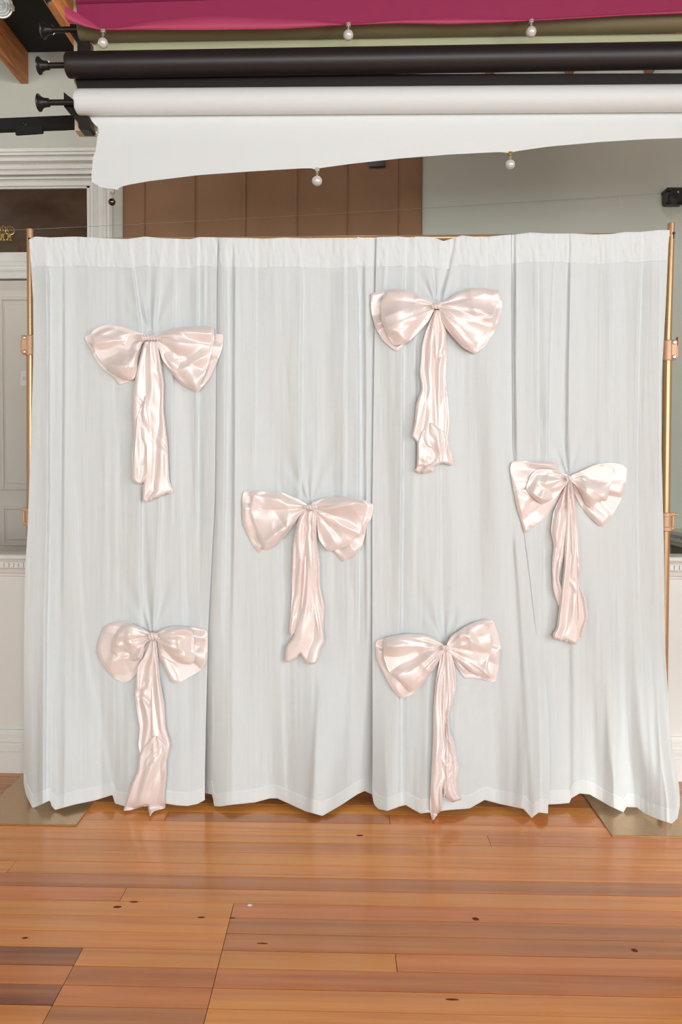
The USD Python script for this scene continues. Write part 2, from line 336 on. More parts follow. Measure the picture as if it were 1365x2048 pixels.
# ------------------------------------------------------------------ doorway on the back wall
def bz(py): return H - (py - 920.3) * YB / F * 1.0
def bX(px): return at(px, 600, YB)[0]
xa, xb = -3.0, bX(186)                      # opening
lay = [(295, .16), (303, .15), (310, .13), (322, .115), (325, .10), (338, .085), (341, .095), (349, .06), (352, .075), (356, .075), (358, .055), (372, .05)]
prof = [(YB, bz(295))]
for i, (py, d) in enumerate(lay):
    z = at(150, py, YB - d)[2]; prof.append((YB - d, z))
    if i + 1 < len(lay): prof.append((YB - d, at(150, lay[i + 1][0] - 1.2, YB - d)[2]))
prof.append((YB, prof[-1][1]))
struct('trim_3', extrude_x(prof, -3.2, bX(229) + .02), m_trim, smooth=False, label='stepped white cornice over the transom window')
zt = at(150, 372, YB - .05)[2]
casing = [bbox(bX(186), bX(229), YB - .05, YB, zc - .2, zt + .03, .003)]
for a, b, d in ((188, 194, .065), (197, 200, .058), (203, 213, .062), (216, 219, .058), (221, 227, .066)):
    casing.append(bbox(bX(a), bX(b), YB - d, YB - .04, zc - .2, zt + .03, .003))
struct('trim_4', cat_(casing), m_trim, smooth=20, label='fluted white door casing left of the brown paper')
tr = cat_([bbox(xa, xb, YB - .045, YB, at(90, 377, YB - .045)[2], at(90, 364, YB - .045)[2], .002), box(xb - .02, xb, YB - .045, YB, zc, zt)])
struct('window_%d' % (n_win + 1), tr, m_trim, smooth=False, label='transom window of dark glass above the panelled door')
obj('pane', box(xa, xb - .02, YB - .03, YB - .01, at(90, 506, YB - .03)[2], at(90, 373, YB - .03)[2]), m_glass, '/World/window_%d' % (n_win + 1), smooth=False)
lay = [(504, .06), (523, .075), (532, .07), (538, .085), (542, .075), (545, .08), (557, .05)]
prof = [(YB, at(90, 504, YB)[2])]
for i, (py, d) in enumerate(lay):
    prof.append((YB - d, at(90, py, YB - d)[2]))
    if i + 1 < len(lay): prof.append((YB - d, at(90, lay[i + 1][0] - 1, YB - d)[2]))
prof.append((YB, prof[-1][1]))
struct('trim_5', extrude_x(prof, xa, xb), m_trim, smooth=False, label='moulded white transom bar above the door')
door = struct('door_1', box(bX(-51), xb - .004, YB - .03, YB - .002, .01, at(40, 561, YB - .03)[2]), m_door, smooth=False, label='grey-white panelled door behind the half wall at left')
def door_frame(x0, x1, y0, y1, proud=.012):
    """raised moulding round a panel, in pixels on the door's face"""
    Y = YB - .03; X0, X1 = at(x0, 800, Y)[0], at(x1, 800, Y)[0]; Z0, Z1 = at(30, y1, Y)[2], at(30, y0, Y)[2]; w = .022
    parts = [bbox(X0, X0 + w, Y - proud, Y, Z0, Z1, .004), bbox(X1 - w, X1, Y - proud, Y, Z0, Z1, .004), bbox(X0 + w, X1 - w, Y - proud, Y, Z0, Z0 + w, .004), bbox(X0 + w, X1 - w, Y - proud, Y, Z1 - w, Z1, .004)]
    return cat_(parts)
for (x0, x1, y0, y1) in ((1, 131, 594, 980), (1, 131, 1012, 1092)):
    obj('panel_moulding', door_frame(x0, x1, y0, y1), m_door, door, smooth=False)
    Y = YB - .03
    obj('panel', bbox(at(x0 + 10, 800, Y)[0], at(x1 - 10, 800, Y)[0], Y - .008, Y, at(30, y1 - 12, Y)[2], at(30, y0 + 14, Y)[2], .005), m_door, door, smooth=False)
nt = thing('notice', 'small white printed notice taped to the door beside the left pole', 'notice')
a, b = at(41.5, 742, YB - .04), at(74, 771, YB - .04)
obj('sheet', box(a[0], b[0], YB - .0405, YB - .039, b[2], a[2]), m_paperwhite, nt, smooth=False)
tx = meshkit.text_mesh('Do', .020, .0008); v = tx.vertices.copy()
q = at(46, 760, YB - .0405); tx.vertices = np.stack([q[0] + v[:, 0], q[1] - v[:, 2], q[2] + v[:, 1]], 1); tx.fix_normals()
obj('lettering', tx, m_ink, nt, smooth=False)

# brown kraft paper hung on the back wall, in creased panels
kp = thing('kraft_paper', 'brown kraft paper hung on the grey back wall, creased into upright panels', 'paper sheet')
ed = [246, 290, 391, 492, 595, 695, 797, 845]
for i in range(7):
    xx = ed[i] + (ed[i + 1] - ed[i]) * (.5 - .5 * np.cos(np.linspace(0, np.pi, 30))); yy = np.linspace(235, 620, 24)
    X, Yp = np.meshgrid(xx, yy); t = (X - ed[i]) / (ed[i + 1] - ed[i])
    bow = .006 + .012 * np.abs(2 * t - 1) ** 34 - .004 * np.abs(2 * t - 1) ** 5 + .004 * meshkit.noise(np.stack([X / 40, Yp / 60, X * 0 + i], -1))
    obj('panel', grid(at(X, Yp, YB - bow), .002), m_kraft, kp, smooth=60)
obj('label', extrude_px([(739, 320), (771, 320), (771, 332), (739, 333)], YB - .03, YB - .014), m_blackmetal, kp, smooth=False)

# black control box with round dial at the right, and thread with clips
cb = thing('control_box', 'black wall control box with round dial at the right edge', 'control box')
q0, q1 = at(1324, 415, YB), at(1362, 381, YB)
obj('housing', bbox(q0[0], q1[0], YB - .07, YB, q0[2], q1[2], .012), m_blackmetal, cb)
obj('lip', bbox(q0[0] - .004, q0[0] + .03, YB - .078, YB, q1[2] - .03, q1[2] - .012, .004), m_blackmetal, cb)
c = at(1347, 398, YB - .07); r = .031
obj('dial', lathe(c + [0, .002, 0], c - [0, .02, 0], [(0, r + .002), (.014, r), (.018, r - .003), (.02, .001)]), m_blackmetal, cb)
c = at(1357.5, 384, YB - .07); obj('screw', lathe(c + [0, .004, 0], c - [0, .003, 0], [(0, .005), (.006, .005), (.007, .003)], 12), m_screw, cb)
th = thing('thread', 'clear thread strung across the back wall above the curtain', 'thread')
pa, pb = at(1320, 387, YB - .05), at(-120, 467, YB - .17)
tt = np.linspace(0, 1, 30)[:, None]; pts = pa + (pb - pa) * tt - np.array([0, 0, .012]) * (4 * tt * (1 - tt))
obj('line', tube(pts, .0011, 6), m_thread, th)
pk = at(1241, 391, YB - .055)
obj('thread_tail', tube(np.array([pk, pk + [.002, -.004, -.03], pk + [.006, -.004, -.075]]), .0012, 6), m_paperwhite, th)
for i, (px, ph, lab) in enumerate(((6, .5, 'brass ring clip hanging at the very left edge of the thread'), (19.5, -.3, 'brass ring clip on the thread, right one of the pair'))):
    k = thing('ring_clip', lab, 'ring clip', 'brass ring clips on the thread'); c = at(px, 461, YB - .165)
    obj('ring', ring(c, .027, .0032, (ph, 1, 0)), m_brass, k)
    obj('ring', ring(c, .020, .0026, (1, ph, .2)), m_brass, k)
    b = at(px - 1, 471, YB - .165)
    obj('clip', cat_([bbox(b[0] - .012, b[0] + .012, b[1] - .008, b[1] + .008, b[2] - .02, b[2] + .012, .004), ball(b + [-.01, -.004, -.026], .008, 2), ball(b + [.011, -.004, -.028], .008, 2)]), m_brass, k)

# ------------------------------------------------------------------ backdrop paper rolls on their rack
YS = 3.60
rack = thing('roll_rack', 'pine boards with black steel brackets holding the paper rolls', 'roll rack')
obj('board', extrude_px([(146, -60), (193, -60), (193, 261.5), (149.5, 261.5)], 3.70, 3.77), m_pine, rack, smooth=False)
def bar_quad(): return [(-260, 247.5), (150, 230), (150, 253), (-260, 269)]
obj('steel_bar', extrude_px(bar_quad(), 3.80, 3.84), m_black, rack, smooth=False)
obj('bar_plate', extrude_px([(31, 252), (85, 250), (85, 265), (70, 266.5), (31, 269)], 3.785, 3.80), m_black, rack, smooth=False)
c = at(49, 247, 3.80); obj('bolt', lathe(c + [0, .004, 0], c - [0, .014, 0], [(0, .014), (.006, .013), (.007, .007), (.016, .006), (.018, .002)], 16), m_blackmetal, rack)
BR = [[(127.5, 184), (136, 191), (143, 196), (152, 206), (160, 231), (176, 232), (181, 250), (182, 256), (178, 259.5), (160, 259.5), (157, 255), (156, 243), (128, 213)],
      [(140, 47), (152, 48), (157, 60), (163, 76), (170, 84), (181, 84), (181, 108), (155, 108), (155, 86), (140.5, 66)]]
for b in BR:
    obj('bracket', extrude_px(b, 3.62, 3.69), m_blackmetal, rack, smooth=20)
obj('bracket', extrude_px([(152, -20), (160, -10), (162, 24), (154, 27), (153, 10)], 3.62, 3.69), m_blackmetal, rack, smooth=20)
obj('back_strip', extrude_px([(181, 86), (192.5, 86), (192.5, 108), (181, 108)], 3.665, 3.70), m_pine, rack, smooth=False)
def paper_roll(label, cx0, yc, rad_px, Y, mat, spindle, torn=True, tilt=0.0):
    t = thing('paper_roll', label, 'paper roll')
    p0 = at(cx0, yc, Y); r = rad_px * Y / F; p1 = np.array([2.75, Y, p0[2]])
    L = p1[0] - p0[0]; n = 64; seg = 40
    a = np.linspace(0, 2 * np.pi, n, endpoint=False); V = []
    xs = np.concatenate([[0, 0, .0, .004], np.linspace(.02, L - .01, seg), [L, L]])
    rs = np.concatenate([[.018, r * .8, r - .003, r], np.full(seg, r), [r, .02]])
    for i, (x, rr) in enumerate(zip(xs, rs)):
        jit = (.010 * meshkit.noise(np.stack([3 * np.cos(a), 3 * np.sin(a), a * 0 + yc], -1)) if i in (1, 2, 3) and torn else 0) * (1 if i > 1 else .4)
        V.append(np.stack([p0[0] + x + jit + 0 * a, Y + rr * np.cos(a), p0[2] - tilt * x + rr * np.sin(a)], 1))
    obj('roll', grid(np.concatenate([np.array(V), np.array(V)[:, :1]], 1)), mat, t, smooth=50)
    if spindle:
        sx = at(spindle, yc, Y)[0]; q = np.array([sx, Y, p0[2]])
        Ls = p0[0] - sx + .2; d = 17 * Y / F; s5 = 5.6 * Y / F
        sp = obj('spindle', lathe(q, q + [Ls, 0, 0], [(.03, s5 * 1.5), (.036, s5 * 1.45), (.055, s5 * 1.35), (.056, s5), (Ls, s5)], 24), m_blackmetal, t, smooth=30)
        obj('end_disc', lathe(q, q + [.1, 0, 0], [(0, d * .62), (.0015, d * .85), (.006, d), (.012, d * .96), (.020, d * .68), (.032, s5 * 1.6), (.052, s5 * 1.5), (.053, s5 * 1.05), (.06, s5)], 32), m_blackmetal, sp, smooth=35)
    return t
def hang(parent, name, left, bottom, ytop, Y, mat, x1=2.75, nx=150, ny=26, swell=.01):
    """paper hanging from row ytop to the edge polyline bottom [(px, py)], its left edge a polyline [(px, py)]"""
    bt = np.array(bottom, float); xr = bt[-1, 0]; u = np.linspace(0, 1, nx); v = np.linspace(0, 1, ny)
    U, Vv = np.meshgrid(u, v)
    for _ in range(3):
        pass
    yb = np.interp(bt[0, 0] + U * (xr - bt[0, 0]), bt[:, 0], bt[:, 1]); yt = np.interp(U, [0, 1], ytop)
    py = yt + (yb - yt) * Vv; xl = poly_at(left, py) * np.clip(1 - U * 14, 0, 1) + bt[0, 0] * (1 - np.clip(1 - U * 14, 0, 1))
    px = xl + U * (xr - bt[0, 0])
    Yd = Y - swell * np.sin(Vv * np.pi) - .02 * Vv ** 2 * swell / .01
    return obj(name, grid(at(px, py, Yd), .0006), mat, parent, smooth=60)

wr = paper_roll('white seamless paper roll, lowest on the rack, its torn sheet hanging', 152, 204.5, 24.8, YS, m_white, 75, tilt=.0075)
hang(wr, 'sheet', [(179, 232), (185, 245), (198, 256), (195, 270), (192, 300), (186, 315), (183, 350), (184, 364), (189, 373), (205, 378), (218, 380)],
     [(186, 364), (190, 373), (205, 377), (219, 381), (226, 377), (260, 369), (300, 362), (400, 350), (500, 343), (600, 337), (625, 336.5), (634, 340), (642, 336), (700, 328), (800, 317), (900, 309), (1000, 304), (1021, 306), (1035, 302), (1100, 293), (1200, 284), (1300, 278), (1365, 276), (1600, 272)], (227, 226), YS + .035, m_white)
br = paper_roll('black paper roll just above the white one on the rack', 133, 130.5, 24.6, YS + .02, m_blackpaper, 75)
hang(br, 'sheet', [(150, 150), (152, 165), (155, 178), (156, 190)], [(154, 190), (1600, 186)], (150, 146), YS + .06, m_blackpaper, swell=.002)
ol = paper_roll('olive green paper roll tucked under the magenta sheet', 160, 59, 23, YS + .02, m_olive, 83, torn=False)
hang(ol, 'sheet', [(192, 70), (193, 95), (194, 118)], [(194, 118), (1600, 108)], (72, 66), YS + .055, m_sage, swell=.002)
pr = paper_roll('magenta paper roll at the very top of the picture', 153, -12, 25, YS, m_pink, 90)
# magenta sheet: hangs before the olive roll, its end curled up, its left corner flared out
bt = np.array([(130, 15), (134, 30), (138, 45), (160, 49), (185, 57), (205, 61), (235, 61), (280, 60), (400, 60), (560, 58), (690, 50.5), (697, 52), (705, 50), (800, 47), (900, 50), (1000, 46), (1060, 42), (1070, 43), (1150, 38), (1250, 32), (1365, 28), (1600, 22)], float)
def pink_sheet(x0, x1, fy0, fy1, fY, name, mat, nx=160, ny=14, th=.0006):
    u = np.linspace(0, 1, nx) ** 1.15; X, V = np.meshgrid(x0 + u * (x1 - x0), np.linspace(0, 1, ny))
    a, b = fy0(X), fy1(X); return obj(name, grid(at(X, a + (b - a) * V, fY(X, V)), th), mat, pr, smooth=60)
bottom = lambda X: np.interp(X, [160, 185, 205, 235, 280, 400, 560, 690, 800, 900, 1000, 1060, 1150, 1250, 1365, 1600], [47.5, 57, 61, 61, 60, 60, 58, 51, 47.5, 49, 46, 43, 38, 32, 28, 22])
foldy = lambda X: np.interp(X, [160, 200, 240, 300, 400, 440, 520, 620, 690, 720, 800, 900, 1060, 1200, 1365, 1600], [46, 56, 54, 42, 33, 32, 36, 39, 47, 46, 38, 35, 38, 30, 20, 10])
pink_sheet(154, 1600, lambda X: np.interp(X, [154, 600, 1600], [9, -5, -40]), bottom, lambda X, V: YS - .060 - .012 * V, 'sheet', m_pink)
pink_sheet(170, 1600, lambda X: np.minimum(foldy(X), bottom(X) - 1), bottom, lambda X, V: YS - .0735 - .010 * np.sin(V * np.pi) ** .7, 'curled_edge', m_pink2, ny=10)
cr = np.array([[(130, 12), (155, 26), (180, 43), (207, 60)], [(129, 22), (150, 34), (178, 48), (207, 60.5)], [(131, 36), (148, 42), (172, 52), (206, 61)], [(137, 45), (150, 47), (170, 53), (205, 61)]], float)
Yc = np.array([[3.46, 3.49, 3.51, 3.52], [3.45, 3.475, 3.505, 3.518], [3.455, 3.47, 3.50, 3.517], [3.48, 3.485, 3.503, 3.517]])
obj('curled_corner', grid(at(cr[..., 0], cr[..., 1], Yc), .0008), m_pink2, pr, smooth=True)

def pearl(px, py, top, Y, label, dark=False, rad=10.2):
    k = thing('pearl_weight', label, 'pearl weight', 'pearl clips weighting the paper'); r = rad * Y / F
    c = at(px, py, Y); t = at(px + .5, top, Y); s = Y / F
    mt = m_bead if dark else m_pearl
    obj('pearl', ball(c, r), mt, k, smooth=True)
    obj('clip', cat_([bbox(t[0] - 4.2 * s, t[0] + 4.2 * s, Y - .006, Y + .012, t[2] - 3.4 * s, t[2] + 3.4 * s, .0015), bbox(t[0] - 2.4 * s, t[0] + 2.4 * s, Y - .012, Y - .005, t[2] - 2.2 * s, t[2] + 2.2 * s, .001)]), m_silver if px != 1021 else m_brass, k)
    z0, z1 = t[2] - 3 * s, c[2] + r * .96; n = 3
    lk = [ring((c[0] + (t[0] - c[0]) * (i + .5) / n, Y - .002, z1 + (z0 - z1) * (i + .5) / n), abs(z0 - z1) / n * .58, .0011, (0, 1, 0) if i % 2 else (1, .3, 0), 14) for i in range(n)]
    obj('chain', cat_(lk), m_silver, k)
pearl(206, 86, 62, 3.505, 'pearl clip on the magenta sheet near its curled left corner')
pearl(697, 70, 49, 3.505, 'pearl clip at the middle of the magenta sheet')
pearl(1063, 63.5, 42, 3.505, 'pearl clip at the right on the magenta sheet')
pearl(634.5, 362, 339, YS + .02, 'pearl clip hanging at the middle of the white sheet, before brown paper')
pearl(1021, 329, 307, YS + .02, 'pearl clip with gold clasp at the right of the white sheet', rad=9.6)
pearl(224, 404, 383, YS + .02, 'small dark metal bead hanging from the torn left end of the white sheet', True, 7)
kc = thing('paper_clip', 'small silver clip gripping the torn left edge of the white sheet', 'clip'); q = at(195, 268, YS + .03)
obj('jaw', cat_([bbox(q[0] - .008, q[0] + .006, q[1] - .008, q[1] + .008, q[2] - .012, q[2] + .012, .003), rod(q + [0, 0, .010], q + [.002, 0, .024], .0025), rod(q + [-.004, 0, -.010], q + [.004, 0, -.022], .0025)]), m_silver, kc)
obj('spring', ring(q + [.002, -.009, 0], .006, .0014, (0, 1, 0), 16), m_screw, kc)
# lamp at the top left corner; also builds the unseen passage lamps
def ceiling_lamp(c, ax, r, label, power):
    lp = thing('ceiling_lamp', label, 'lamp'); c = np.array(c, float); ax = np.array(ax, float) / np.linalg.norm(ax)
    obj('housing', lathe(c - ax * .12, c, [(0, r * .55), (.03, r * .8), (.10, r * .98), (.12, r)], 32), m_trim, lp)
    obj('rim', ring(c + ax * .002, r * .95, .006, ax, 40), m_silver, lp)
    obj('lens', lathe(c - ax * .004, c + ax * .02, [(0, r * .92), (.006, r * .85), (.012, r * .6), (.014, r * .3), (.010, .001)], 32), m_lampglass, lp)
    for k in (.74, .5): obj('lens_ring', ring(c + ax * (.008 if k > .6 else .012), r * k, .0028, ax, 36), m_trim, lp)
    q = c + np.array([r * 1.0, 0, -.012]); obj('latch', bbox(q[0] - .010, q[0] + .008, q[1] - .012, q[1] + .02, q[2] - .014, q[2] + .014, .003), m_silver, lp)
    obj('stem', rod(c - ax * .11, [(c - ax * .11)[0], (c - ax * .11)[1], ZC], .012), m_trim, lp)
    if not power: return
    l = UsdLux.SphereLight.Define(stage, str(lp.GetPath()) + '/bulb_light'); g = c + ax * .14
    l.AddTranslateOp().Set(Gf.Vec3d(*g)); l.CreateRadiusAttr(0.05); l.CreateIntensityAttr(power); l.CreateColorAttr(Gf.Vec3f(1.0, 0.96, 0.9))
cl = at(1, 10, 4.3)
ceiling_lamp(cl, (.35, -.8, -.5), 23 * 4.3 / F, 'white round spotlight at the top left corner under the ceiling', 0)
for x, pw in ((-2.5, 45.0), (-1.12, 72.0), (0.1, 45.0), (1.95, 45.0)):  # unseen lamps, placed to light the door and back wall
    ceiling_lamp((x, 4.15, 3.80), (0, .5, -1), .055, 'unseen white spotlight placed to light the passage, %s' % {-2.5: 'left of the picture edge', -1.12: 'behind the left end of the rolls', .1: 'behind the middle of the rolls', 1.95: 'right of the picture edge'}[x], pw)

# ------------------------------------------------------------------ backdrop stand
YP = 3.41
st = thing('backdrop_stand', 'gold pipe backdrop stand with flat brass base plates', 'backdrop stand')
for i, (tp, mid, bt_, fc, side) in enumerate((((60, 458), (61.5, 690), (63, 1600), (152, 1653), -1), ((1343.5, 446), (1336, 700), (1325, 1612), (1226, 1674), 1))):
    T, Md, B = at(*tp, YP), at(*mid, YP), at(*bt_, YP); B[2] = .006; B[1] = YP
    ru, rl = .0142, .0178
    obj('upper_pole', rod(Md - (T - Md) * .05, T, ru, 28), m_gold, st)
    obj('lower_pole', rod(B, Md, rl, 28), m_gold, st)
    p = onfloor(*fc); w = .42
    obj('base_plate', bbox(p[0] - (w if side < 0 else 0), p[0] + (w if side > 0 else 0), p[1], YH - .04, .0004, .0066, .0008), m_plate, st)
    # locking collar with lever
    s = YP / F
    o = lambda dx, dz, dy=0.0: Md + np.array([side * dx * s, dy, dz * s])
    obj('clamp', lathe(o(0, 19), o(0, -21), [(0, ru + .004), (.004, .0235), (.078, .0245), (.086, rl + .003)], 28), m_clamp, st)
    lv = obj('clamp_lever', cat_([bbox(*sorted((o(2, 0)[0], o(15, 0)[0])), YP - .026, YP + .006, o(0, -20)[2], o(0, 18)[2], .004),
                                 bbox(*sorted((o(13, 0)[0], o(18, 0)[0])), YP - .022, YP + .002, o(0, -17)[2], o(0, 8)[2], .004)]), m_clamp, st)
    for dz in (13, -15):
        obj('screw', lathe(o(8, dz, -.022), o(8, dz, -.032), [(0, .0085), (.007, .0085), (.009, .006), (.0095, .001)], 14), m_screw, lv)
    if side > 0:
        obj('wing_screw', cat_([rod(o(14, 14), o(20, 14), .005), bbox(o(18, 0)[0], o(19.5, 0)[0], YP - .012, YP + .012, o(0, 6)[2], o(0, 25)[2], .002)]), m_gold, lv)
    # tripod-like lower collar
    lc = at(60 if side < 0 else 1330, 1042 if side > 0 else 1032, YP); lc = B + (Md - B) * ((lc[2] - B[2]) / (Md[2] - B[2]))
    obj('collar', cat_([lathe(lc + [0, 0, 17 * s], lc - [0, 0, 20 * s], [(0, rl + .003), (.003, rl + .008), (.016, rl + .008), (.018, rl + .003), (.060, rl + .003), (.062, rl + .009), (.076, rl + .009), (.079, rl + .003)], 28),
                        rod(lc + [side * .012, -.012, 14 * s], lc + [side * .034, -.012, 14 * s], .008), rod(lc + [side * .012, -.01, -14 * s], lc + [side * .030, -.01, -14 * s], .008),
                        rod(lc + [side * .028, -.008, -14 * s], lc + [side * .028, -.008, 14 * s], .006)]), m_clamp, st)
    if side > 0: obj('thumb_screw', cat_([rod(lc + [.034, -.012, 14 * s], lc + [.042, -.012, 13 * s], .005), rod(lc + [.042, -.012, 13 * s], lc + [.062, -.012, 12 * s], .0022)]), m_brass, st)
    # keyhole slot near the top
    ks = T + np.array([side * .001 + .004, -ru - .0006, -.046])
    obj('keyhole', cat_([lathe(ks + [0, .002, 0], ks - [0, .0005, 0], [(0, .006), (.0024, .006)], 14), box(ks[0] - .002, ks[0] + .002, ks[1] - .0004, ks[1] + .003, ks[2] - .022, ks[2])]), m_blackmetal, st)
obj('crossbar', rod(at(62, 483, YP), at(1342, 471.5, YP), .0125, 24), m_gold, st)

# ------------------------------------------------------------------ linen curtain, four panels
TOP = [(60, 478), (70, 473), (100, 475), (150, 473), (200, 476), (255, 478), (290, 473), (320, 476), (380, 478.5), (400, 474), (440, 475), (500, 476), (530, 477.5), (570, 475), (620, 477), (700, 476.5), (709, 478), (716, 474), (738, 477), (760, 474), (800, 473), (826, 476), (832, 473), (865, 474), (888, 482), (905, 477), (925, 470.5), (960, 475), (1010, 470), (1040, 468), (1060, 465), (1100, 467), (1150, 467), (1190, 469), (1225, 468), (1250, 464), (1280, 464), (1318, 460), (1345, 460)]
EL = [(58, 478), (60, 500), (66, 600), (67, 690), (64, 800), (61, 900), (55, 1060), (50, 1140), (47, 1300), (48, 1560), (49, 1640)]
E12 = [(436, 470), (434, 560), (433, 700), (430, 1000), (417, 1250), (412, 1450), (409, 1640)]
E12b = [(x - 9, y) for x, y in E12[:-2]] + [(408, 1450), (406, 1640)]
E23 = [(754, 470), (752, 540), (749, 700), (745, 1000), (745, 1250), (746, 1640)]
E34 = [(1024, 465), (1027, 900), (1060, 1150), (1088, 1400), (1097, 1640)]
ER = [(1341, 460), (1338, 490), (1332, 620), (1324, 760), (1324, 900), (1329, 1100), (1331, 1290), (1340, 1440), (1350, 1540), (1360, 1640)]
HEM = {0: [(47, 1566), (52, 1590), (65, 1617), (100, 1601), (103, 1612), (110, 1620), (150, 1609), (190, 1601), (225, 1590), (230, 1607), (248, 1612), (290, 1613), (330, 1607), (355, 1611), (375, 1612), (395, 1608), (410, 1600)],
       1: [(408, 1586), (425, 1589), (428, 1612), (440, 1613), (470, 1609), (510, 1605), (540, 1597), (555, 1597), (575, 1606), (610, 1622), (645, 1632), (680, 1612), (715, 1589), (730, 1582), (746, 1590)],
       2: [(745, 1592), (748, 1608), (757, 1618), (775, 1622), (800, 1613), (812, 1610), (825, 1618), (842, 1627), (860, 1625), (900, 1620), (940, 1617), (970, 1600), (1000, 1608), (1048, 1618), (1064, 1636), (1078, 1625), (1097, 1627)],
       3: [(1097, 1609), (1120, 1608), (1140, 1606), (1143, 1597), (1160, 1587), (1180, 1589), (1220, 1612), (1248, 1625), (1254, 1614), (1275, 1615), (1290, 1627), (1320, 1640), (1354, 1650), (1361, 1610)]}
# folds: polyline of the fold line, amplitude (m) and reach (px) on the left and on the right of it, rows over which it shows
FOLDS = [
    ([(97, 540), (98, 1000), (92, 1250), (90, 1600)], .022, 16, -.012, 26), ([(127, 500), (128, 700), (125, 1200)], -.004, 14, .010, 18),
    ([(262, 500), (283, 655)], .016, 16, -.016, 10), ([(297, 500), (297, 650)], .012, 12, -.014, 8), ([(330, 480), (318, 560), (312, 660)], .010, 14, -.010, 12), ([(353, 480), (348, 660), (346, 1020)], .012, 12, -.008, 16),
    ([(397, 500), (396, 700), (395, 1060)], .014, 14, -.014, 12), ([(283, 1000), (284, 1255)], .010, 18, -.018, 9), ([(322, 1000), (312, 1260)], .014, 14, -.008, 14),
    ([(364, 1020), (372, 1250), (374, 1600)], .010, 14, -.010, 10), ([(150, 1000), (170, 1300), (228, 1590)], .006, 24, -.006, 24), ([(345, 1380), (338, 1600)], .010, 14, -.006, 18),
    ([(412, 500), (411, 620)], .008, 10, -.006, 10), ([(240, 1300), (245, 1600)], .008, 26, -.006, 18),
    ([(454, 520), (452, 900), (446, 1250)], .012, 12, -.012, 10), ([(468, 520), (467, 1000), (462, 1300), (460, 1620)], -.012, 10, .014, 14), ([(513, 480), (511, 700), (508, 900)], .012, 12, -.010, 20),
    ([(606, 560), (603, 690), (601, 990)], .010, 16, -.016, 9), ([(560, 1000), (566, 1380), (572, 1580)], .010, 24, -.010, 20), ([(636, 1380), (628, 1500), (620, 1630)], -.012, 26, .016, 22),
    ([(692, 480), (691, 760), (690, 1000)], .014, 12, -.010, 12), ([(714, 528), (718, 700), (718, 1000), (716, 1250)], .014, 9, -.022, 9), ([(728, 528), (730, 800), (732, 1300)], -.016, 7, .010, 10), ([(703, 1200), (700, 1350), (690, 1560)], .016, 22, -.010, 22),
    ([(812, 480), (808, 600), (805, 1000), (801, 1300), (800, 1600)], .020, 22, -.022, 8), ([(832, 500), (833, 800), (830, 1200)], .006, 14, -.006, 12), ([(856, 480), (872, 595)], .012, 12, -.010, 10), ([(910, 490), (884, 600)], -.010, 10, .010, 14),
    ([(880, 930), (879, 1285)], .010, 14, -.012, 10), ([(862, 1300), (858, 1620)], .010, 18, -.010, 14), ([(775, 520), (768, 600)], .010, 10, -.008, 10),
    ([(980, 1320), (990, 1600)], .008, 22, -.008, 24), ([(975, 500), (972, 590)], .008, 14, -.006, 14),
    ([(1031, 480), (1030, 700), (1032, 900)], -.016, 9, .014, 14), ([(1075, 510), (1075, 740), (1077, 920)], .012, 14, -.014, 9), ([(1113, 470), (1105, 560), (1098, 740), (1096, 920)], .012, 14, -.014, 10), ([(1141, 490), (1136, 740), (1134, 920)], -.006, 10, .012, 14),
    ([(1225, 500), (1222, 900)], .006, 18, -.006, 18), ([(1285, 480), (1277, 700), (1272, 1000), (1275, 1250), (1290, 1500)], .014, 16, -.012, 14), ([(1318, 500), (1316, 760), (1318, 1000)], .012, 10, -.006, 10),
    ([(1086, 1090), (1084, 1300), (1090, 1620)], .012, 14, -.014, 16), ([(1142, 1300), (1144, 1600)], -.014, 14, .012, 20), ([(1234, 1200), (1238, 1450), (1231, 1620)], .016, 22, -.016, 12), ([(1298, 1320), (1310, 1540)], .012, 20, -.014, 14), ([(1184, 1320), (1184, 1590)], .006, 20, -.006, 16), ([(1030, 1100), (1050, 1400), (1064, 1630)], -.010, 30, .010, 14)]
PIN = [(304, 672), (873, 612), (620, 1012), (1138, 957), (304, 1272), (892, 1296)]   # the bows gather the cloth here
def fold_depth(px, py):
    d = np.zeros_like(px)
    for pl, al, wl, ar, wr_ in FOLDS:
        a = np.array(pl, float); x = px - poly_at(pl, py)
        g = smoothstep(a[0, 1] - 50, a[0, 1] + 10, py) * (1 - smoothstep(a[-1, 1] - 40, a[-1, 1] + 60, py))
        sg = .5 * (1 + np.tanh(x / (1.3 + (1.2 if abs(al - ar) > .033 else 5.0) * smoothstep(950, 1450, py))))               # crisp near the top, softer towards the hem
        d += g * .9 * ((1 - sg) * al * np.exp(np.minimum(x, 0) / wl) + sg * ar * np.exp(-np.maximum(x, 0) / wr_))
    # loose soft pleats and fine crinkle of the linen
    lane = meshkit.fbm(np.stack([px / 55 + .3 * np.sin(py / 300), py / 900, px * 0 + 3], -1), 2, 5) - .5
    fine = meshkit.fbm(np.stack([px / 10, py / 190, px * 0 + 1], -1), 3, 9) - .5
    d += .040 * lane + .0055 * fine
    for qx, qy in PIN:                                         # creases that run into each knot
        dx, dy = px - qx, py - qy; r = np.hypot(dx, dy) + 1; th = np.arctan2(dx, -dy)
        up = np.exp(-(th / .5) ** 2)
        d += up * .010 * np.sin(th * 16) * np.exp(-r / 110) * smoothstep(4, 30, r)
    return d
ZPX = []
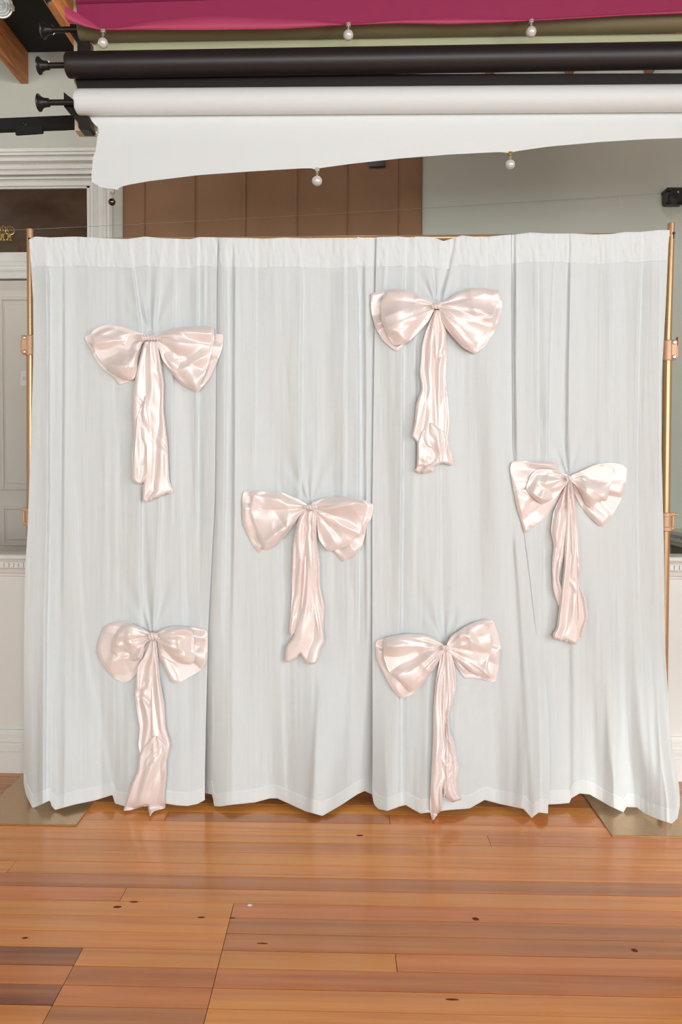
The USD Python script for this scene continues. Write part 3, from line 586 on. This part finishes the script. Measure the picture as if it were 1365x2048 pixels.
def panel(k, el, er, label, nx, under=(0, 0)):
    t = thing('curtain_panel', label, 'curtain', 'linen curtain panels'); u = np.linspace(0, 1, nx)
    hem = np.array(HEM[k], float); top = np.array(TOP, float)
    def rows(v0, v1, n):
        V = np.linspace(v0, v1, n)[:, None]; xt0, xt1 = poly_at(el, 475), poly_at(er, 475)
        yt = np.interp(xt0 + u * (xt1 - xt0), top[:, 0], top[:, 1]); yb = np.interp(hem[0, 0] + u * (hem[-1, 0] - hem[0, 0]), hem[:, 0], hem[:, 1])
        py = yt + (yb - yt) * V; a, b = poly_at(el, py), poly_at(er, py)
        hx = hem[0, 0] + u * (hem[-1, 0] - hem[0, 0]); px = a + u * (b - a)
        px = px + (hx - px) * smoothstep(.9, 1.0, V)
        out = np.minimum(3.372, onfloor(hem[0, 0] + u * (hem[-1, 0] - hem[0, 0]), yb)[:, 1] - .03) - 3.372            # the hem swings out to where it meets the floor
        out = np.convolve(np.pad(out, 12, 'edge'), np.ones(25) / 25, 'valid')
        Y = 3.362 + out * smoothstep(.62, 1.0, V) ** 1.3 - .012 * smoothstep(.02, .2, V)
        f = fold_depth(px, py); head = 1 - .55 * (1 - smoothstep(.03, .09, V))
        Y = Y - np.clip(f * head, -.05, .06) + .02 * under[0] * np.exp(-(u / .035) ** 2) + .02 * under[1] * np.exp(-((1 - u) / .035) ** 2)
        ZPX.append(np.stack([px, py, np.minimum(Y, 3.392)], -1).reshape(-1, 3))
        return px, py, np.minimum(Y, 3.392)
    x0, y0, Y0 = rows(.050, .978, 150)
    obj('drape', grid(at(x0, y0, Y0), .0012), m_linen, t, smooth=True)
    xh, yh, Yh = rows(.0, .0515, 12)
    ru = (.003 * (meshkit.noise(np.stack([xh / 5, yh / 14, xh * 0], -1)) - .5)) * 1.6
    P = at(xh, yh, Yh - .0016 + ru)
    back = P[0:1] + np.array([0, 0, .0]); over = [P[0] + np.array([0, .004, .0012]), P[0] + np.array([0, .05 + 0, -.002])]
    over[1][:, 1] = 3.436; bk = P[::-1][:-1].copy(); dn = P.copy(); dn[:, :, 1] = 3.437
    Pt = np.concatenate([dn[::-1], np.array([over[1], over[0]]), P], 0)
    obj('rod_pocket', grid(Pt, .0), m_linen2, t, smooth=True)
    xb, yb_, Yb = rows(.976, 1.0, 8)
    obj('hem', grid(at(xb, yb_, Yb - .0016), .0028), m_linen2, t, smooth=True)
    return t
panel(0, EL, E12, 'white linen curtain panel at far left carrying two pink bows', 170)
panel(1, E12b, [(x + 7, y) for x, y in E23], 'white linen curtain panel carrying only the middle pink bow', 150, (1, 1))
panel(2, E23, [(x + 8, y) for x, y in E34], 'white linen curtain panel right of centre carrying two pink bows', 150, (0, .3))
panel(3, E34, ER, 'white linen curtain panel at far right carrying one pink bow', 170)

# ------------------------------------------------------------------ satin bows
S = 320 / 1365.0
def curve(pl, ws=(.16, .2)):
    """closed outline, corners lightly rounded, sampled every step pixels"""
    a = np.array(pl, float)
    for w in ws:
        b = np.roll(a, -1, 0); a = np.stack([a * (1 - w) + b * w, a * w + b * (1 - w)], 1).reshape(-1, 2)
    p = Polygon(a).buffer(0)
    if p.geom_type != 'Polygon': p = max(p.geoms, key=lambda g: g.area)
    return p
def patch(pl, depth, Yb, step=1.9, rag=0.0, seed=0):
    """closed cushion over an outline in photo pixels; depth(px, py, edge distance) is its height towards the room"""
    p = curve(pl, (.1,) if rag else (.16, .2)); L = p.exterior.length; n = int(L / step); d = np.arange(n) * L / n
    bd = np.array([p.exterior.interpolate(q).coords[0] for q in d])
    if rag:
        c = bd.mean(0); w = meshkit.noise(np.stack([bd[:, 0] / 3.0, bd[:, 1] / 3.0, np.full(n, seed)], -1)) - .5; low = smoothstep(np.quantile(bd[:, 1], .80), bd[:, 1].max(), bd[:, 1])
        bd = bd + np.stack([0 * w, w * rag * low], 1)
        p = Polygon(bd).buffer(0)
        if p.geom_type != 'Polygon': p = max(p.geoms, key=lambda g: g.area)
        L = p.exterior.length; n = int(L / step); bd = np.array([p.exterior.interpolate(q * L / n).coords[0] for q in range(n)])
    x0, y0, x1, y1 = p.bounds; h = step * .87
    ys = np.arange(y0, y1, h); pts = [np.stack([np.arange(x0 + (step / 2 if i % 2 else 0), x1, step), np.full(len(np.arange(x0 + (step / 2 if i % 2 else 0), x1, step)), y)], 1) for i, y in enumerate(ys)]
    g = np.vstack(pts); inner = p.buffer(-step * .6)
    g = g[shapely.contains_xy(inner, g[:, 0], g[:, 1])]
    A = np.vstack([bd, g]); tri = Delaunay(A).simplices
    cen = A[tri].mean(1); tri = tri[shapely.contains_xy(p, cen[:, 0], cen[:, 1])]
    e = A[tri]; cr_ = (e[:, 1, 0] - e[:, 0, 0]) * (e[:, 2, 1] - e[:, 0, 1]) - (e[:, 1, 1] - e[:, 0, 1]) * (e[:, 2, 0] - e[:, 0, 0])
    tri = np.where((cr_ > 0)[:, None], tri, tri[:, ::-1])
    ed = np.concatenate([np.zeros(len(bd)), shapely.distance(p.exterior, shapely.points(g))])
    Yb = Yb(A[:, 0], A[:, 1]) if callable(Yb) else Yb
    hgt = depth(A[:, 0], A[:, 1], ed)
    fr = at(A[:, 0], A[:, 1], Yb - hgt - .0006)
    bk = fr.copy(); bk[:, 1] = np.maximum(fr[:, 1] + .0012, np.minimum(fr[:, 1] + .004, Yb))
    m = len(A); nb = len(bd); i = np.arange(nb); j = (i + 1) % nb
    # boundary triangles may not follow every outline edge; close with a skirt along the outline
    fcs = np.vstack([tri[:, ::-1], tri + m, np.stack([i, j, j + m], 1), np.stack([i, j + m, i + m], 1)])
    t = trimesh.Trimesh(np.vstack([fr, bk]), fcs, process=False); return t
def ridged(x, y, s, seed, o=3):
    out = 0; a = 1.0
    for k in range(o):
        nz = meshkit.noise(np.stack([x / s, y / s, np.full_like(x, seed + 7.3 * k)], -1), seed + k); out = out + a * (1 - np.abs(2 * nz - 1)); s = s / 1.9; a *= .5
    return out / 1.75
def creases(px, py, K, seed, n_rad, n_any, slope, size):
    """crumpled taffeta: a sum of fading straight creases, some running out from the knot"""
    g = np.random.default_rng(seed * 101 + 5); out = np.zeros_like(px); bx0, bx1, by0, by1 = px.min(), px.max(), py.min(), py.max()
    for i in range(n_rad + n_any):
        c = np.array([g.uniform(bx0, bx1), g.uniform(by0, by1)])
        if i < n_rad:
            d = c - K; a = math.atan2(d[1], d[0]) + g.normal(0, .10); w = size * g.uniform(.9, 1.6)
        else:
            a = g.uniform(0, math.pi); w = size * g.uniform(.35, .9)
        x, y = px - c[0], py - c[1]; al = x * math.cos(a) + y * math.sin(a); ac = -x * math.sin(a) + y * math.cos(a)
        win = np.exp(-(al / (w * 1.5)) ** 2) * np.exp(-(ac / (w * .8)) ** 2)
        sg = g.choice([-1, 1, 1]) * g.uniform(.5, 1.2)
        out += sg * slope * (w * .45 - np.sqrt(ac ** 2 + .7)) * win
    return out * YP / F
def loop_depth(K, full, seed, pleats=5, crinkle=1.0):
    K = np.array(K)
    def f(px, py, ed):
        dx, dy = px - K[0], py - K[1]; r = np.hypot(dx, dy) + 1e-3; th = np.arctan2(dy, np.abs(dx))
        puff = full * (1 - np.exp(-ed / 22)) * smoothstep(0, 60, r) + .003 * (1 - np.exp(-ed / 2))
        w = th * pleats + .5 * np.sin(r / 40 + seed) + seed
        pl = .0095 * (1.2 * np.abs(np.sin(w)) - .6) * np.exp(-r / 90) * smoothstep(2, 22, r)
        amp = smoothstep(5, 45, r) * np.clip(ed / 6, 0, 1)
        cr = creases(px, py, K, seed, 7, 9, .42 * crinkle, 34)
        c3 = meshkit.noise(np.stack([px / 40, py / 40, px * 0 + seed], -1)) - .5
        return np.maximum(puff + pl * np.clip(ed / 4, 0, 1) + amp * (cr + .022 * c3), .0005)
    return f
def tail_depth(pl, base, seed, folds=1.5, amp=.009):
    p = curve(pl); b = np.array(p.exterior.coords)
    ys = np.linspace(b[:, 1].min(), b[:, 1].max(), 60); lo, hi = [], []
    for y in ys:
        q = p.intersection(LineString([(b[:, 0].min() - 5, y), (b[:, 0].max() + 5, y)])).bounds
        q = q if q and q[0] == q[0] else (b[:, 0].mean(), 0, b[:, 0].mean() + 1, 0); lo.append(q[0]); hi.append(max(q[2], q[0] + 1))
    lo, hi = np.array(lo), np.array(hi)
    def f(px, py, ed):
        a, c = np.interp(py, ys, lo), np.interp(py, ys, hi); u = (px - a) / np.maximum(c - a, 4)
        q = (py - ys[0]) / (ys[-1] - ys[0])
        w = u * folds * np.pi + .8 * np.sin(q * 4 + seed) + .3 * np.sin(q * 11 + 2 * seed) + seed
        d = base + amp * (np.abs(np.sin(w)) * 1.4 - .6) * (1.15 - .35 * q)
        g = np.random.default_rng(seed * 31 + 2)
        for i in range(9):                                     # long hanging creases and a few short cross ones
            cy, cu = g.uniform(0, 1), g.uniform(.1, .9); y = (py - ys[0]) - cy * (ys[-1] - ys[0]); long = i < 6
            ang = g.normal(0, .09) if long else g.uniform(-1, 1); x = (u - cu) * np.maximum(c - a, 8) - y * math.tan(ang)
            wl = g.uniform(40, 90) if long else g.uniform(14, 30); ww = g.uniform(9, 16)
            d = d + g.choice([-1, 1]) * .40 * (ww * .4 - np.sqrt(x ** 2 + .6)) * np.exp(-(y / wl) ** 2 - (x / ww) ** 2) * YP / F
        d = d + .016 * (meshkit.noise(np.stack([px / 26, py / 70, px * 0 + seed], -1)) - .5)
        return np.maximum(d * np.clip(.4 + ed / 4, 0, 1), .0008)
    return f
from scipy import ndimage
def front_map():
    a = np.vstack(ZPX); w, h = 350, 430; g = np.full((h, w), 3.40)
    np.minimum.at(g, (np.clip((a[:, 1] / 4).astype(int), 0, h - 1), np.clip((a[:, 0] / 4).astype(int), 0, w - 1)), a[:, 2])
    g = ndimage.minimum_filter(g, (7, 7)); return ndimage.gaussian_filter(g, 3.0)
FRONT = front_map()
def YW(px, py, off=0.0):
    """depth of the curtain's foremost folds, on which the bows lie"""
    y = ndimage.map_coordinates(FRONT, [np.atleast_1d(py) / 4 - .5, np.atleast_1d(px) / 4 - .5], order=1, mode='nearest') - .005 + off
    return np.minimum(y, onfloor(np.atleast_1d(px), np.maximum(np.atleast_1d(py), 1200.0))[:, 1] - .012)      # never below the floor
def bow(off, K, lb, lf, rb, rf, knot, tails, label, seed, full=(.022, .014), knot_y=.07):
    c = lambda pl: [(off[0] + x * S, off[1] + y * S) for x, y in pl]
    k = c([K])[0]; t = thing('ribbon_bow', label, 'bow', 'satin bows pinned to the curtain')
    for i, tl in enumerate(tails):
        pl = c(tl); obj('tail', patch(pl, tail_depth(pl, .010 + .008 * (len(tails) - 1 - i), seed + i * 3), lambda x, y, o=-.004 * i: YW(x, y, o), rag=5, seed=seed + i), m_satin, t, smooth=True)
    for nm, pl, fl, yo, sd in (('back_loop', lb, full[1] * .6, .002, 1), ('back_loop', rb, full[1] * .6, .002, 2), ('front_loop', lf, full[0], -.020, 3), ('front_loop', rf, full[0], -.020, 4)):
        obj(nm, patch(c(pl), loop_depth(k, fl, seed * 5 + sd, 6 + sd % 3, .55 if sd < 3 else 1.0), lambda x, y, o=yo: YW(x, y, o)), m_satin, t, smooth=True)
    kp_ = c(knot); obj('knot', patch(kp_, lambda x, y, e: .012 + .012 * (1 - np.exp(-e / 3)) + .002 * np.sin((x - y * .3) * 1.1), lambda x, y: YW(x, y, -.036), step=1.0), m_satin, t, smooth=True)
    q = at(k[0] - 1.5, k[1] - 9, float(YW(k[0], k[1] - 9)[0]) - .01)
    obj('pin', ring(q, .008, .0007, (.3, 1, 0), 16), m_silver, t)
bow((140, 620), (690, 235),
    [(600, 215), (520, 165), (420, 140), (300, 135), (210, 165), (165, 215), (130, 225), (135, 265), (190, 370), (250, 470), (310, 530), (380, 580), (430, 640), (480, 620), (545, 600), (580, 460), (620, 300)],
    [(650, 212), (560, 180), (480, 150), (380, 125), (290, 130), (215, 160), (180, 200), (190, 300), (240, 410), (330, 510), (430, 575), (500, 600), (550, 590), (575, 500), (580, 380), (610, 290), (650, 258)],
    [(760, 210), (900, 150), (1050, 140), (1150, 155), (1240, 200), (1320, 210), (1300, 330), (1260, 440), (1200, 580), (1130, 660), (1090, 705), (1060, 690), (960, 640), (880, 560), (800, 460), (740, 300)],
    [(720, 212), (830, 180), (930, 145), (1080, 140), (1170, 135), (1230, 150), (1232, 260), (1205, 380), (1165, 520), (1115, 620), (1085, 690), (1000, 640), (920, 580), (850, 500), (790, 430), (760, 330), (725, 258)],
    [(590, 205), (640, 212), (700, 216), (775, 225), (778, 258), (720, 256), (650, 256), (600, 268)],
    [[(560, 900), (535, 1250), (525, 1380), (530, 1450), (600, 1500), (640, 1460), (680, 1380), (690, 1000), (650, 700)],
     [(670, 255), (745, 255), (775, 430), (805, 620), (800, 850), (835, 1150), (845, 1450), (885, 1550), (790, 1580), (665, 1640), (620, 1625), (625, 1500), (640, 1380), (640, 900), (650, 500)],
     [(640, 255), (600, 400), (560, 560), (540, 720), (535, 900), (545, 1050), (530, 1250), (530, 1330), (580, 1395), (660, 1360), (700, 1290), (730, 1180), (750, 1100), (790, 900), (800, 780), (760, 600), (720, 400), (715, 255)]],
    'blush satin bow at upper left whose tail shows a seam crease', 1)
bow((720, 560), (655, 220),
    [(520, 150), (370, 75), (260, 95), (150, 105), (95, 110), (95, 260), (130, 400), (200, 520), (270, 580), (320, 610), (355, 575), (400, 500), (500, 430), (590, 300)],
    [(640, 200), (520, 130), (400, 80), (300, 70), (220, 85), (185, 180), (180, 330), (215, 430), (260, 520), (290, 560), (380, 545), (440, 510), (520, 430), (590, 350), (640, 245)],
    [(700, 200), (900, 80), (1050, 65), (1200, 85), (1220, 180), (1200, 370), (1150, 440), (1080, 560), (1010, 610), (980, 635), (900, 590), (780, 470), (700, 330)],
    [(670, 200), (760, 160), (850, 100), (950, 65), (1060, 75), (1130, 130), (1165, 220), (1165, 380), (1120, 450), (1050, 560), (985, 630), (880, 580), (780, 470), (720, 390), (675, 245)],
    [(612, 195), (692, 190), (700, 215), (685, 245), (620, 245)],
    [[(490, 1380), (490, 1500), (485, 1600), (460, 1630), (540, 1645), (625, 1635), (640, 1585), (710, 1560), (795, 1590), (805, 1520), (780, 1450), (740, 1300), (600, 1200), (520, 1300)],
     [(620, 260), (690, 255), (740, 430), (745, 600), (735, 800), (750, 1000), (770, 1200), (750, 1440), (720, 1540), (640, 1530), (640, 1300), (625, 1000), (640, 700)],
     [(645, 255), (600, 350), (560, 450), (530, 560), (525, 680), (510, 780), (530, 930), (480, 1060), (470, 1200), (450, 1300), (440, 1330), (480, 1375), (540, 1420), (620, 1450), (640, 1300), (630, 1050), (645, 800), (655, 500), (670, 255)]],
    'blush satin bow at upper right, the highest of the six', 2)
bow((460, 960), (690, 230),
    [(520, 130), (380, 95), (250, 90), (110, 95), (105, 250), (110, 370), (170, 500), (220, 590), (260, 625), (300, 600), (400, 550), (600, 290)],
    [(665, 208), (560, 150), (450, 105), (350, 92), (175, 92), (170, 250), (190, 330), (230, 430), (260, 540), (290, 605), (380, 565), (480, 470), (540, 390), (590, 310), (665, 250)],
    [(720, 215), (830, 160), (950, 140), (1050, 150), (1150, 170), (1230, 210), (1210, 330), (1170, 380), (1150, 500), (1110, 600), (1050, 650), (970, 705), (930, 650), (880, 600), (800, 400)],
    [(690, 205), (740, 170), (850, 145), (950, 140), (1060, 155), (1140, 180), (1180, 215), (1150, 330), (1130, 400), (1130, 480), (1060, 500), (1040, 540), (960, 580), (840, 615), (760, 510), (745, 400), (740, 300), (700, 250)],
    [(630, 215), (740, 205), (752, 240), (700, 258), (635, 240)],
    [[(650, 255), (730, 250), (740, 500), (740, 900), (800, 1280), (810, 1380), (770, 1450), (760, 1520), (740, 1560), (690, 1580), (650, 1560), (610, 1500), (600, 1480), (560, 1530), (490, 1565), (470, 1540), (480, 1420), (540, 1340), (590, 1150), (620, 800)],
     [(690, 250), (745, 260), (740, 480), (770, 720), (770, 900), (810, 1080), (800, 1200), (800, 1290), (770, 1400), (740, 1340), (720, 1200), (690, 1000), (700, 700), (690, 400)],
     [(640, 250), (590, 320), (560, 430), (540, 560), (530, 750), (530, 950), (520, 1150), (505, 1290), (520, 1340), (560, 1290), (590, 1200), (610, 1060), (630, 990), (620, 850), (640, 600), (660, 400), (680, 250)]],
    'blush satin bow in the middle of the curtain', 3)
bow((990, 900), (640, 240),
    [(590, 190), (500, 95), (330, 92), (150, 95), (130, 150), (150, 290), (190, 500), (230, 620), (255, 715), (300, 690), (300, 655), (340, 660), (390, 620), (480, 520), (560, 400), (620, 270)],
    [(640, 222), (540, 180), (450, 160), (360, 165), (310, 210), (280, 280), (265, 340), (320, 400), (400, 465), (470, 440), (540, 390), (590, 320), (640, 262)],
    [(660, 210), (760, 160), (850, 125), (1000, 105), (1090, 120), (1130, 150), (1125, 250), (1100, 380), (1040, 500), (970, 610), (920, 655), (880, 640), (780, 540), (700, 420), (645, 280)],
    [(640, 222), (760, 170), (840, 130), (930, 110), (1010, 150), (1020, 230), (985, 310), (960, 440), (900, 430), (870, 450), (830, 495), (780, 470), (740, 380), (690, 300), (645, 262)],
    [(610, 215), (657, 220), (667, 245), (652, 268), (612, 262)],
    [[(620, 270), (660, 270), (700, 700), (720, 1100), (725, 1400), (735, 1605), (690, 1665), (640, 1640), (500, 1610), (495, 1575), (530, 1520), (545, 1400), (560, 1300), (590, 1000), (600, 600)],
     [(635, 265), (660, 270), (690, 420), (720, 700), (735, 960), (720, 1130), (780, 1270), (800, 1420), (770, 1520), (735, 1605), (700, 1600), (650, 1560), (690, 1390), (700, 1200), (690, 1050), (650, 900), (640, 600), (630, 350)],
     [(615, 262), (560, 400), (500, 530), (480, 690), (505, 820), (490, 950), (500, 1200), (555, 1350), (590, 1310), (585, 1200), (545, 1100), (590, 900), (600, 750), (640, 550), (645, 265)]],
    'blush satin bow at the far right, level with the middle one', 4)
bow((170, 1220), (590, 232),
    [(520, 180), (400, 105), (290, 95), (170, 130), (130, 220), (100, 330), (130, 430), (190, 520), (250, 580), (330, 620), (380, 605), (430, 560), (500, 400), (560, 260)],
    [(570, 200), (480, 150), (400, 115), (340, 120), (280, 170), (235, 240), (230, 370), (290, 400), (380, 425), (420, 440), (480, 425), (500, 380), (510, 290), (570, 250)],
    [(640, 190), (760, 140), (900, 145), (1045, 165), (1050, 300), (1045, 430), (1000, 510), (870, 585), (780, 630), (740, 620), (690, 530), (640, 420), (600, 270)],
    [(595, 210), (660, 165), (740, 140), (860, 140), (925, 180), (935, 300), (940, 430), (900, 470), (800, 455), (720, 430), (660, 390), (640, 290), (598, 250)],
    [(535, 200), (560, 190), (625, 200), (620, 225), (650, 245), (560, 258), (540, 248)],
    [[(460, 1250), (450, 1380), (400, 1480), (360, 1600), (325, 1715), (400, 1705), (535, 1665), (545, 1730), (555, 1765), (590, 1715), (690, 1690), (680, 1600), (700, 1420), (700, 1150), (600, 1050), (500, 1150)],
     [(560, 255), (610, 255), (630, 500), (650, 650), (680, 800), (690, 1000), (735, 1150), (690, 1330), (700, 1420), (640, 1470), (590, 1400), (560, 1200), (560, 900), (560, 500)],
     [(550, 255), (500, 400), (440, 480), (435, 600), (430, 750), (450, 900), (470, 1000), (455, 1150), (475, 1240), (540, 1220), (580, 1100), (600, 900), (590, 700), (590, 500), (600, 255)]],
    'blush satin bow at lower left, its tail trailing to the floor', 5)
bow((730, 1220), (690, 320),
    [(480, 210), (330, 208), (200, 225), (90, 260), (95, 400), (150, 520), (200, 620), (260, 710), (315, 760), (420, 710), (490, 630), (560, 500), (660, 340)],
    [(680, 302), (590, 240), (500, 205), (330, 205), (160, 235), (155, 380), (200, 520), (280, 600), (400, 705), (450, 680), (530, 590), (610, 480), (680, 345)],
    [(720, 290), (760, 210), (850, 140), (950, 95), (1020, 75), (1100, 90), (1130, 170), (1165, 300), (1150, 400), (1140, 520), (1120, 605), (1080, 615), (960, 580), (850, 580), (780, 470), (700, 340)],
    [(695, 302), (740, 215), (860, 140), (960, 95), (1030, 100), (1080, 200), (1100, 290), (1060, 400), (1050, 500), (1100, 590), (1000, 570), (900, 520), (800, 440), (695, 345)],
    [(650, 300), (717, 303), (722, 342), (660, 347)],
    [[(690, 900), (740, 1150), (780, 1350), (800, 1580), (835, 1625), (750, 1640), (690, 1600), (680, 1300)],
     [(680, 340), (735, 345), (775, 500), (785, 650), (745, 800), (715, 900), (730, 1040), (770, 1140), (790, 1290), (815, 1320), (790, 1450), (740, 1500), (700, 1550), (680, 1600), (665, 1500), (700, 1350), (690, 1200), (690, 900), (690, 600)],
     [(655, 340), (630, 480), (600, 650), (585, 850), (585, 1000), (580, 1160), (570, 1350), (560, 1550), (555, 1720), (580, 1805), (620, 1750), (660, 1700), (665, 1500), (715, 1400), (690, 1250), (720, 1150), (690, 1050), (690, 850), (690, 600), (700, 340)]],
    'blush satin bow at lower right, its right loop tilted up', 6)
# scrap of white paper on the boards
p = onfloor(500, 1810, .001)
tag_ = obj('paper_scrap', trimesh.creation.extrude_polygon(Polygon([(p[0] - .008, p[1] - .004), (p[0] + .006, p[1] - .006), (p[0] + .008, p[1] + .003), (p[0] - .004, p[1] + .006)]), .0015, engine='earcut'), m_paperwhite, None, smooth=False)
setd(tag_, 'tiny white scrap lying on the wooden floorboards', 'scrap')
